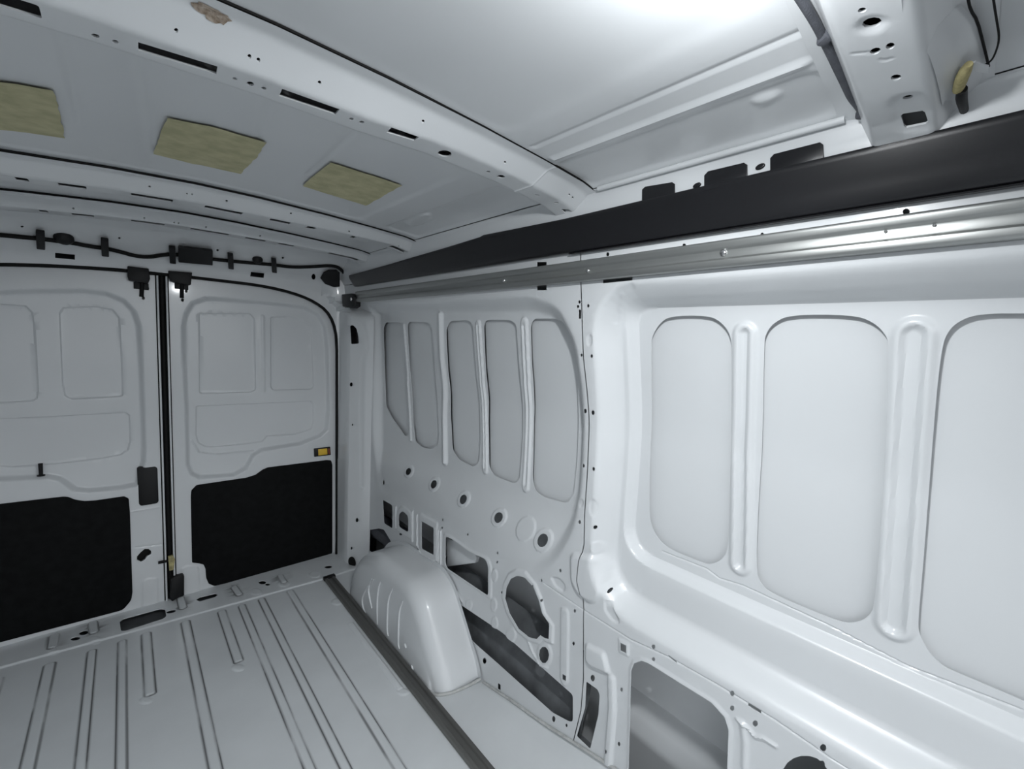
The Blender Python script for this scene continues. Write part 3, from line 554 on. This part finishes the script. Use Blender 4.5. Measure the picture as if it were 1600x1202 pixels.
# ------------------------------------------------------------------ roof bows (pressed hat sections across the roof)
def openround(pts, r, n=4):
    pts = np.asarray(pts, float); out = [pts[0]]
    for i in range(1, len(pts)-1):
        p, a, b = pts[i], pts[i-1], pts[i+1]; la, lb = np.linalg.norm(a-p), np.linalg.norm(b-p); t = min(r, .45*la, .45*lb)
        s, e = p+(a-p)/la*t, p+(b-p)/lb*t
        for k in range(n+1): w = k/n; out.append((1-w)**2*s+2*w*(1-w)*p+w*w*e)
    out.append(pts[-1]); return np.array(out)
class Bow:
    def __init__(s, prof, drop, xr, warp=None):
        """prof: (y, dz) outline from the front flange to the rear one; drop(x): depth scale along the bow"""
        s.raw = np.asarray(prof, float); s.p = openround(prof, .007); ds = np.linalg.norm(np.diff(s.p, axis=0), axis=1); s.s = np.r_[0, np.cumsum(ds)]; s.drop, s.xr, s.warp = drop, xr, warp
        s.S = s.s[-1]
    def f(s, u, v, d=0.0):
        y = np.interp(v, s.s, s.p[:, 0]); z = np.interp(v, s.s, s.p[:, 1])
        if s.warp is not None: y = y+s.warp(u, y, z)
        return np.stack([u, y, Zc(u)+z*s.drop(u)+d*np.where(z < -.01, 1, 1)], -1)
    def face(s, i):
        """s-range of straight face i of the raw outline"""
        def near(k): return s.s[np.argmin(((s.p-s.raw[k])**2).sum(1))]
        return near(i), near(i+1)
    def hole(s, px, i, k=1.0):
        px = np.asarray(px, float); px = px.mean(0)+(px-px.mean(0))*np.array([1, k]); a, b = s.face(i); q = Surf(lambda u, v: s.f(u, v), s.xr, (a, b)).inv(px); m = .0025
        if k > 1:
            u0, u1 = q[:, 0].min(), q[:, 0].max(); v0, v1 = a+.16*(b-a), a+.62*(b-a); r = min(.004, (u1-u0)*.3)
            return rp(np.array([(u0, v0), (u1, v0), (u1, v1), (u0, v1)]), r, 3)
        q[:, 1] = np.clip(q[:, 1], a+m, b-m); q[:, 0] = np.clip(q[:, 0], s.xr[0]+.01, s.xr[1]-.008); return q
    def build(s, name, holes, feats, label, mat=None):
        out = np.array([(s.xr[0], 0), (s.xr[1], 0), (s.xr[1], s.S), (s.xr[0], s.S)]); xs = np.linspace(s.xr[0], s.xr[1], 60)
        rows = [Feat(np.array([(s.xr[0], v), (s.xr[1], v)]), 0, .004, .0) for v in s.s[1:-1:1]]
        o = sheet(name, out, holes, feats+rows, lambda u, v, d: s.f(u, v, d), mat or M['white'], fine=.005, base=.012, lip=.003, label=label, category='roof bow', group='roof bows')
        xs_ = np.linspace(s.xr[0], s.xr[1], 80); tube('gap_sealer', [s.f(np.array([x]), np.array([.002]))[0]+np.array([0, .001, .0045]) for x in xs_], .0028, M['rubber'], o, n=6)  # black tube stands in for the shade in the gap above the flange
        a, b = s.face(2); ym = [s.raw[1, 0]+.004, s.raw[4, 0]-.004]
        loft('bow_inside', [[(x, y, float(Zc(x))-.0015) for y in ym] for x in xs_], M['rubber'], o)  # black strip paints the shade inside the bow, so its holes look dark
        return o
def er(c, rx, ry, a=0, n=10): return ell(c[0], c[1], rx, ry, a, n)
d1 = lambda x: np.interp(x, [-.95, .05, .2, .34, .55, .70, .78], [1.02, .99, .97, .72, .62, .70, .85])
bow1 = Bow([(-2.012, -.006), (-1.985, -.008), (-1.932, -.045), (-1.862, -.045), (-1.846, -.004), (-1.82, -.002)], d1, (-.95, .775))
hu = [[(-60, -16), (56, 11), (63, 18), (65, 33), (-60, -2)], [(216, 66), (340, 104), (338, 116), (216, 79)], [(441, 139), (531, 171), (524, 179), (436, 150)], [(612, 199), (655, 214), (647, 220), (604, 207)], er((695, 240), 11, 5, 5), er((149, 56), 7, 3, 14), er((180, 65), 5.5, 2.5, 14), er((367, 123), 4, 2, 14),
      er((391, 131), 6, 3.4, 10), er((412, 138), 4.5, 2.2, 12), er((549, 186), 3.5, 1.8), er((565, 191), 4.2, 2), er((763, 268.5), 3, 1.5), er((783, 276), 6, 2.4, 5), [(876, 327), (888, 327), (899, 335), (887, 337)], [(836, 304), (842, 304.5), (843, 306), (837, 306)], [(866, 316), (872, 316), (873, 318), (867, 318)]]
hf = [er((275, 48), 3.6, 4.2), er((389.5, 88.5), 3.2, 4), er((403.5, 94), 3.2, 4), er((499, 129.5), 3, 3.6), er((661, 190), 2.4, 3), er((789, 254), 1.8, 2.4), er((889.5, 304.5), 1.4, 2), er((894.5, 309), 1.4, 2)]
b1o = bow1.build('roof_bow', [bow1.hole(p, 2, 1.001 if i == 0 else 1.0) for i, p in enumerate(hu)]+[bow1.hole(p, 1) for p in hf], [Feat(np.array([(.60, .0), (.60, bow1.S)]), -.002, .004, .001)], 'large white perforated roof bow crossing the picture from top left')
d2_ = lambda x: np.interp(x, [-.95, .2, .5, .70, .78], [1, 1, .8, .7, .8])
bow2 = Bow([(-1.045, -.008), (-1.015, -.010), (-.968, -.044), (-.885, -.044), (-.87, -.004), (-.85, -.002)], d2_, (-.95, .775))
h2u = [[(25, 280.5), (45, 282.5), (47, 284.5), (27, 283)], [(89, 283.5), (134, 289.5), (135, 292.5), (90, 286.5)], [(205, 301.5), (267, 311), (268, 314), (206, 304.5)], [(322, 321), (375, 331), (374, 334), (322, 324)], [(425, 340.5), (453, 345), (452, 348.5), (425, 343.5)], er((484, 357), 6.5, 1.6, 8), er((548, 372), 3, 1.3), [(626, 398), (632, 398), (637, 402), (631, 402)]]
h2f = [er((233.5, 292), 2.2, 1.8), er((292, 303), 1.5, 1.5), er((300, 304), 1.5, 1.5), er((354, 314.5), 2.2, 1.9), er((454.5, 334), 1.8, 1.8), er((545.5, 362), 1.4, 1.5), er((623, 385), 1.3, 1.6), er((627, 388), 1.3, 1.6)]
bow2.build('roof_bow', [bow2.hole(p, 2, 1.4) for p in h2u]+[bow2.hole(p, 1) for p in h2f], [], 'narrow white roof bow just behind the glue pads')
bow3 = Bow([(-.575, -.008), (-.545, -.010), (-.50, -.042), (-.415, -.042), (-.40, -.004), (-.38, -.002)], d2_, (-.95, .775))
h3u = [[(64, 335.2), (80, 336.2), (80, 337.6), (64, 336.6)], [(112, 335.5), (148, 340), (148, 342), (113, 337.5)], [(205, 348), (252, 354.5), (252, 356), (206, 350)], [(297, 361), (340, 367), (340, 368.6), (298, 363)], [(383, 373.5), (405, 376), (405, 378), (384, 375.5)], er((432, 385), 5, 1.2), [(526, 408), (533, 410), (535, 413), (528, 411)]]
h3f = [er((114.5, 326), 2, 1.6), er((225.5, 341), 1.6, 1.4), er((272, 348), 1.4, 1.3), er((279, 349), 1.4, 1.3), er((322, 355), 1.5, 1.4), er((406.5, 369), 1.5, 1.4), er((483.5, 388), 1.3, 1.4)]
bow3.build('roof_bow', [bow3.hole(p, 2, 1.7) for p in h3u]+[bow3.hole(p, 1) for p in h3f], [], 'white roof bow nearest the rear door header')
d0 = lambda x: np.interp(x, [-.95, .55, .68, .74, .80], [1, 1, 1.0, 1.0, 1.12])
def warp0(u, y, z):
    t = np.clip((u-.50)/.09, 0, 1); t = t*t*(3-2*t); return -t*np.where(y < -2.66, np.where(z > -.03, .055, .018), 0)
bow0 = Bow([(-2.735, -.002), (-2.712, -.005), (-2.676, -.055), (-2.602, -.055), (-2.578, -.005), (-2.55, -.002)], d0, (-.95, .805))
h0 = [er((1347, 16), 7, 4, -15), er((1362, 40), 15.5, 8, -12), er((1400, 121), 8.5, 4.4, -8), er((1418, 155.5), 8.5, 3, -12), [(1407, 184), (1411, 181), (1441, 176.5), (1445, 179), (1450, 193), (1446, 197), (1416, 203), (1412, 200)], er((1367.5, 80), 9, 5, -20), er((1391, 72), 7.5, 5, -20)]
hh = [bow0.hole(p, 2) for p in h0]
pk = bow0.hole([(1388, 165), (1400, 152), (1435, 145), (1455, 160), (1460, 185), (1456, 200), (1412, 208), (1398, 200)], 2)
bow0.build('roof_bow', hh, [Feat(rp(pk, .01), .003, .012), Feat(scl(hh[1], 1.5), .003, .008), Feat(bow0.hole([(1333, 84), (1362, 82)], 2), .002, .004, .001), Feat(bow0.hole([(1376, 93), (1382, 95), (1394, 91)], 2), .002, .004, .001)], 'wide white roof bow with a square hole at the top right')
# ------------------------------------------------------------------ black trim cover along the roof edge
duct = empty('roof_edge_trim', (.76, -1.6, 1.66), label='long black plastic trim cover running along the top of the right wall', category='trim cover'); bpy.context.view_layer.update()
def child(o, par): o.parent = par; o.matrix_parent_inverse = par.matrix_world.inverted(); return o
ys = [-.262, -.268, -.285, -.5, -.8, -1.0, -1.28, -1.5, -1.52, -1.66, -1.9, -2.1, -2.4, -2.6, -2.8, -3.0, -3.34]
zt = [1.697, 1.702, 1.708, 1.712, 1.720, 1.727, 1.735, 1.744, 1.748, 1.744, 1.738, 1.738, 1.738, 1.738, 1.739, 1.74, 1.74]
rows = []
for y, t in zip(ys, zt):
    k = (t-1.655); e = .3 if y > -.266 else (.8 if y > -.27 else 1)
    prof = [(.797, 1.653), (.783, 1.651), (.778, 1.653), (.7755, 1.659), (.7725, 1.665), (.769, 1.655+.28*k), (.763, 1.655+.48*k), (.757, 1.655+.68*k), (.752, 1.655+.86*k), (.7495, 1.655+.95*k), (.751, t), (.757, t+.001), (.775, t-.01), (.797, 1.70)]
    c = np.array([.78, 0, 1.68]); rows.append([c+(np.array([x, 0, z])-c)*e+np.array([0, y, 0]) for x, z in prof])
child(loft('cover', rows, M['duct'], None, closed=True, caps=True, ang=50), duct)
child(loft('lower_lip', [[(x, y, z) for x, z in ((.797, 1.6485), (.781, 1.6465), (.7785, 1.6485), (.781, 1.6505), (.797, 1.6525))] for y in np.linspace(-1.9, -3.34, 10)], M['duct'], None, closed=True, caps=True), duct)
TS = Surf(lambda u, v: np.stack([0*u+.7515, u, v], -1), (-2.9, -.3), (1.6, 1.82))
for p in ([(1003, 320), (1003, 296), (1008, 291.5), (1050, 284.5), (1053.5, 287), (1053.5, 308)], [(1100, 300), (1100, 274), (1106, 267.5), (1162, 254), (1167, 257), (1167, 282)], [(1203, 272), (1203, 247), (1209, 240.5), (1281, 222), (1286, 225.5), (1287, 250)]):
    q = TS.inv(p); child(prism('tab', [(.7515, a, b) for a, b in q], (.005, 0, 0), M['duct'], None, .001), duct)
for p in ((1187, 259.5), (1088, 289)):
    q = TS.inv([p])[0]; child(disc('clip_plug', (.7555, q[0], q[1]), (-1, 0, 0), .009, .003, M['duct'], None, ry=.005), duct)
# ------------------------------------------------------------------ galvanised lashing rail on the wall
rail = empty('lashing_rail', (.79, -1.6, 1.57), label='long galvanised steel lashing rail fixed along the right wall under the black cover', category='rail'); bpy.context.view_layer.update()
pr_ = [(.8065, 1.5675), (.786, 1.5665), (.782, 1.570), (.7805, 1.582), (.7855, 1.586), (.7855, 1.602), (.7800, 1.606), (.7775, 1.618), (.7795, 1.623), (.800, 1.625)]
pr_ = openround(pr_, .0025, 2)
child(loft('track', [[(x, y, z+np.interp(-y, [.3, 1.9, 3.3], [0, .002, .009])) for x, z in pr_] for y in np.linspace(-.30, -3.34, 30)], M['steel'], None, closed=True, caps=True, ang=25), rail)
RL0 = Surf(lambda u, v: np.stack([0*u+.772, u, v], -1), (-1.5, .05), (1.5, 1.7))
def RLx(px): q = RL0.inv(px); return [(.772, a, b) for a, b in q]
child(prism('end_bracket', RLx([(534, 460), (549, 458.5), (553.5, 464), (553.5, 478), (549, 481.5), (535, 479)]), (.035, 0, 0), M['black'], None, .003), rail)
RL = Surf(lambda u, v: np.stack([0*u+.784, u, v], -1), (-2.9, -.25), (1.5, 1.7))
for p, r in (((1130, 395), .0075), ((918, 423), .006), ((787, 438.5), .006), ((1384, 362), .0025), ((1460, 352), .0025), ((552.5, 468), .011)):
    q = RL.inv([p])[0]; sc = child(disc('screw', (.7855 if p[0] > 600 else .772, q[0], q[1]), (-1, 0, 0), r, .003, M['bolt'], None, dome=.002, n=12), rail)
# ------------------------------------------------------------------ rail on the floor
fr = empty('floor_rail', (.665, -1.6, 0), label='long dull grey steel rail lying along the floor beside the wheel arch', category='rail'); bpy.context.view_layer.update()
fp = openround([(.637, .004), (.639, .016), (.646, .019), (.652, .019), (.655, .012), (.672, .012), (.675, .019), (.688, .019), (.693, .004)], .003, 2)
child(loft('track', [[(x, y, z) for x, z in fp] for y in np.linspace(-.30, -3.3, 24)], M['zinc'], None, closed=True, caps=True, ang=25), fr)
child(prism('end_cap', [(.635, -.278, .003), (.695, -.278, .003), (.694, -.278, .021), (.636, -.278, .021)], (0, -.028, 0), M['black'], None, .002), fr)
# ------------------------------------------------------------------ wheel arch
arch = empty('wheel_arch', (.8, -1.0, 0), label='white pressed steel wheel arch box bulging from the right wall', category='wheel arch'); bpy.context.view_layer.update()
XI, RF = .705, .065
prf = openround([(-.44, .0), (-.48, .12), (-.58, .245), (-.76, .315), (-1.13, .335), (-1.22, .295), (-1.405, .06), (-1.43, .0)], .07, 6); prf = dens(prf, .02, False)
cen = np.array([-.97, -.02]); rows = []
for p in prf:
    n = (p-cen); n = n/np.linalg.norm(n)
    rw = [np.array([.884, p[0], p[1]]), np.array([.86, p[0], p[1]])]
    for a in np.linspace(0, math.pi/2, 8):
        q = p-n*RF*(1-math.cos(a)); rw.append(np.array([XI+RF-RF*math.sin(a), q[0], q[1]]))
    last = rw[-1].copy(); base = np.array([XI-.012, max(-1.39, min(-.50, last[1])), 0.0])
    for t in (.2, .4, .6, .8, .95, 1.0): q = last*(1-t)+base*t; q[0] = XI-.012*t; rw.append(q)
    for q in rw: q[2] = max(q[2], .0)
    rows.append(rw)
child(loft('arch_shell', rows, M['white'], None, ang=70), arch)
AS = Surf(lambda u, v: np.stack([0*u+XI-.004, u, v], -1), (-1.6, -.3), (-.05, .4))
for p in ([(584, 906), (573, 920), (567, 935), (570, 950), (574, 958)], [(581, 905), (576, 918), (579, 935), (583, 950)], [(594, 910), (591, 922), (590.5, 945), (592, 975)], [(613, 920), (607, 935), (606.5, 960), (607, 985), (609, 993)], [(629, 940), (624.5, 952), (624, 975), (624.5, 1005), (626.5, 1013)], [(634, 1005), (636.5, 1012)], [(645.5, 1038), (648, 1046)]):
    q = AS.inv(p); child(tube('pressed_rib', [(XI-.003-.009*(1-min(1, max(0, b)/.25)), a, max(.004, b)) for a, b in q], [.002, .005, .005, .003], M['white'], None, n=8, smoothpath=2), arch)
fl = [[(.8835, c[0]+(p[0]-c[0])*k, max(0, p[1]*k)) for k in (.98, 1.06)] for p in prf for c in [cen]]
child(loft('arch_flange', [[(x-.004, y, z) for x, y, z in r] for r in fl], M['white'], None, ang=60), arch)
sea = wallchild(tube('seam_sealer', [(.69, -1.36, .004), (.70, -1.40, .004), (.75, -1.432, .005), (.82, -1.445, .006), (.872, -1.455, .012)], .006, M['sealer'], None, n=8, smoothpath=2))
child(sea, arch)
tube('floor_sealer', [(float(Wx(0))-.004, y, float(edge_z(y))+.003) for y in np.linspace(-1.46, -3.3, 30)], .005, M['sealer'], bpy.data.objects['floor'], n=6)
# ------------------------------------------------------------------ unseen left wall closing the load space
loft('wall_left', [[(-float(Wx(z))-.02, y, z) for y in (.05, -1.2, -2.4, -3.35)] for z in (-.02, .3, .6, .9, 1.1, 1.25, 1.4, 1.55, 1.64)], M['white'], ang=60, kind='structure')
# ------------------------------------------------------------------ wiring along the rear header
def r3(px, off=0.0): q = rq(px); P = rear3(q[:, 0], q[:, 1]); return P+np.array([0, -1, -.45])*off
har = empty('wiring_harness', tuple(r3([(200, 395)])[0]), label='black taped wiring harness clipped along the header above the rear doors', category='wiring'); bpy.context.view_layer.update()
child(tube('cable', [np.array([x, rear3(np.array([x]), np.array([z]))[0, 1]-.009, z]) for x, z in ((-.80, 1.60), (-.70, 1.635), (-.57, 1.665))]+list(r3([(0, 366), (40, 370), (64, 372), (85, 375), (110, 378), (140, 384), (164, 387), (190, 393), (210, 399), (232, 401), (250, 398), (270, 396), (300, 400), (330, 404), (359, 407), (390, 410), (428, 413), (455, 417), (490, 416), (515, 414), (530, 417), (541, 432), (549, 444)], .009)), .0085, M['rubber'], None, n=8, smoothpath=2), har)
up_ = np.array([0, -.42, .9])
for c, h in (((64, 370), 26), ((164, 382), 25), ((269, 394), 24), ((359.5, 404), 22), ((427, 411), 20)):
    a, b = r3([(c[0]-.6, c[1]-h/2), (c[0]+.6, c[1]+h/2)], .012)
    t = (a-b)/np.linalg.norm(a-b); x = np.array([1., 0, 0]); n = np.cross(x, t)
    w = .011; child(prism('cable_clip', [a-x*w, a+x*w, b+x*w, b-x*w], -n*.018*np.sign(-n[1])*-1, M['black'], None, .003), har)
p = r3([(278, 382), (331, 388), (331, 411), (278, 406)], .012); child(prism('connector_box', p, np.array([0, -.022, -.01]), M['black'], None, .003), har)
for c, r in (((100, 371), .028), ((402, 405), .022)):
    q = r3([c], .004)[0]; child(disc('clip_dome', q, (0, -.6, -.4), r, .01, M['black'], None, dome=.012), har)
# black corner cover where header meets the right wall
cc = prism('corner_cover', r3([(499, 433), (504, 424), (512, 420), (524, 420), (529, 424), (529, 446), (520, 447), (506, 442)], .012), np.array([0, -.012, -.004]), M['black'], None, .003, label='black plastic corner cover at the right end of the door header', category='cover')
# plug at the foot of the rear post, dark rubber bung
q = r3([(551, 878)], .0)[0]; pg = disc('rubber_bung', q+np.array([-.004, -.004, 0]), (-.9, -.45, .0), .026, .006, M['rubber'], None, dome=.004, n=20, ry=.034)
pg['label'] = 'round black rubber bung at the foot of the rear corner post'; pg['category'] = 'bung'
# ------------------------------------------------------------------ conduit along the wide bow at the top right
def c3(px, off=.008): q = cq(px); return ceil3(q[:, 0], q[:, 1])-np.array([0, 0, off])
con = empty('roof_conduit', tuple(c3([(1318, 115)])[0]), label='grey corrugated cable conduit clipped to the wide roof bow at the top right', category='conduit'); bpy.context.view_layer.update()
child(tube('conduit', list(c3([(1225, -60), (1264, 2), (1280, 30), (1287, 46), (1300, 72), (1312, 98), (1325, 128), (1331, 142), (1345, 158), (1352, 172), (1362, 184), (1371, 203), (1377, 222), (1380, 230)], .010)), [.0055, .0055, .0055, .006, .0055, .006, .007, .0055, .005], M['conduit'], None, n=10, smoothpath=2), con)
for c, r in (((1291, 43), .016), ((1349, 165), .013)):
    q = c3([c], .012)[0]; child(box('conduit_clip', q, (.018, .014, .014), M['conduit'], None, .004, rot=Matrix.Rotation(.9, 3, 'Z')), con)
# taped yellow connector and its black plug behind the bow end
yc = empty('taped_connector', tuple(c3([(1503, 125)], .03)[0]), label='tan taped wire connector with a black plug tucked behind the top right roof bow', category='connector'); bpy.context.view_layer.update()
def zs_(z): return Surf(lambda u, v: np.stack([u, v, 0*u+z], -1), (0, 1.2), (-2.95, -2.3))
def z3(px, z): q = zs_(z).inv(px); return np.stack([q[:, 0], q[:, 1], np.full(len(q), z)], -1)
child(tube('taped_body', list(z3([(1514, 100), (1508, 111), (1502, 124), (1497, 140)], 1.762)), [.004, .007, .0075, .006], M['tan'], None, n=10, smoothpath=1), yc)
child(tube('black_plug', list(z3([(1503, 140), (1502, 154), (1506, 170), (1511, 192)], 1.760)), [.006, .0065, .005, .0045], M['black'], None, n=10, smoothpath=1), yc)
child(prism('white_tape_tail', z3([(1516, 101), (1524, 97), (1531, 101), (1545, 104), (1545, 115), (1530, 113), (1522, 109)], 1.768), (0, 0, .002), M['white_dull'], None), yc)
child(tube('lead', list(z3([(1551, -12), (1553, 5), (1557, 30), (1562, 60), (1556, 82), (1548, 97), (1532, 104)], 1.772)), .0011, M['rubber'], None, n=8, smoothpath=2), yc)
b0 = [o for o in bpy.data.objects if o.name.startswith('roof_bow') and 'square hole' in o.get('label', '')][0]
gi_ = z3([(1405, -40), (1410, 20), (1418, 57), (1441, 67), (1453, 90), (1461, 114), (1469, 145), (1474, 178)], 1.7555); gm = z3([(1432, -45), (1430, 10), (1436, 36), (1468, 38), (1490, 70), (1499, 105), (1497, 140), (1490, 180)], 1.770); go = z3([(1452, -50), (1452, -10), (1456, 5), (1502, 8), (1522, 32), (1533, 70), (1540, 104), (1512, 172)], 1.788)
loft('end_gusset', [[tuple(p) for p in r] for r in (gi_, gm, go)], M['white'], b0, ang=60)
tube('gusset_gap', list(z3([(1512, -5), (1516, 15), (1527, 32), (1537, 70), (1545, 104)], 1.786)), .0014, M['rubber'], b0, n=6, smoothpath=1)  # thin black tube drawn as the shaded gap beside the gusset
# ------------------------------------------------------------------ things seen inside the wall cavities
wallchild(tube('vent_duct', [(.965, -.24, .215), (.985, -.6, .215)], .07, M['conduit'], None, n=20))
wb = wq([(698, 841), (712, 846), (742, 864), (744, 872), (742, 880), (698, 886)], .03); wallchild(prism('inner_bracket', wall3(wb[:, 0], wb[:, 1], .03), (.02, 0, 0), M['white'], None, .003))
wallchild(loft('inner_sill', [[(x, y, z) for y in np.linspace(-1.0, -1.95, 8)] for x, z in ((.985, .33), (.965, .30), (.955, .20), (.93, .14), (.92, .05))], M['cavity'], None, ang=60))
# ------------------------------------------------------------------ unseen box added around the inner sheets to stop sky light leaking in
bs = empty('body_shell', (0, -1.6, 0), kind='structure')
def panel(name, c, s): o = box(name, (c[0], c[1]+1.6, c[2]), s, M['cavity'], bs, 0); o['kind'] = 'structure'
panel('roof_skin', (0, -1.6, 1.90), (2.14, 3.54, .01)); panel('rear_skin', (0, .15, .9), (2.14, .01, 2.0))
for s in (-1, 1): panel('side_skin', (s*1.06, -1.6, .9), (.01, 3.54, 2.0)); panel('front_edge', (s*1.0, -3.345, .9), (.16, .01, 2.0))
panel('front_edge', (0, -3.345, 1.86), (2.0, .01, .10)); panel('front_edge', (0, -3.345, -.05), (2.0, .01, .07))

# rusty patch on the front flange of the large bow
BS1 = Surf(lambda u, v: bow1.f(u, v), (-.3, .4), bow1.face(1)[:1]+(bow1.face(1)[1],)); rqv = BS1.inv([(296, 4), (312, 3), (330, 10), (348, 20), (362, 33), (350, 38), (330, 32), (312, 20)])
rqv[:, 1] = np.clip(rqv[:, 1], .012, bow1.face(1)[1]); rr_ = dens(rqv, .004); rr_ += np.array([(random.random()-.5)*.004 for _ in range(rr_.size)]).reshape(-1, 2)
M['rust'] = paint('rust_stain', (.42, .36, .30), .8, .2, .3, 120, bump=.8, bscale=300, vcol=(.20, .15, .11))
sheet('rust_patch', rr_, [], [], lambda u, v, d: bow1.f(u, v)+np.array([0, -.0008, -.0008]), M['rust'], b1o, base=.006, fine=.003, lip=0)

# ground added outside the open front, dims the sky light from below
M['asphalt'] = paint('asphalt', (.07, .07, .072), .9, .2, .15, 8, bump=.4, bscale=80)
box('ground', (0, 0, -.66), (60, 60, .05), M['asphalt'], None, 0, kind='structure')
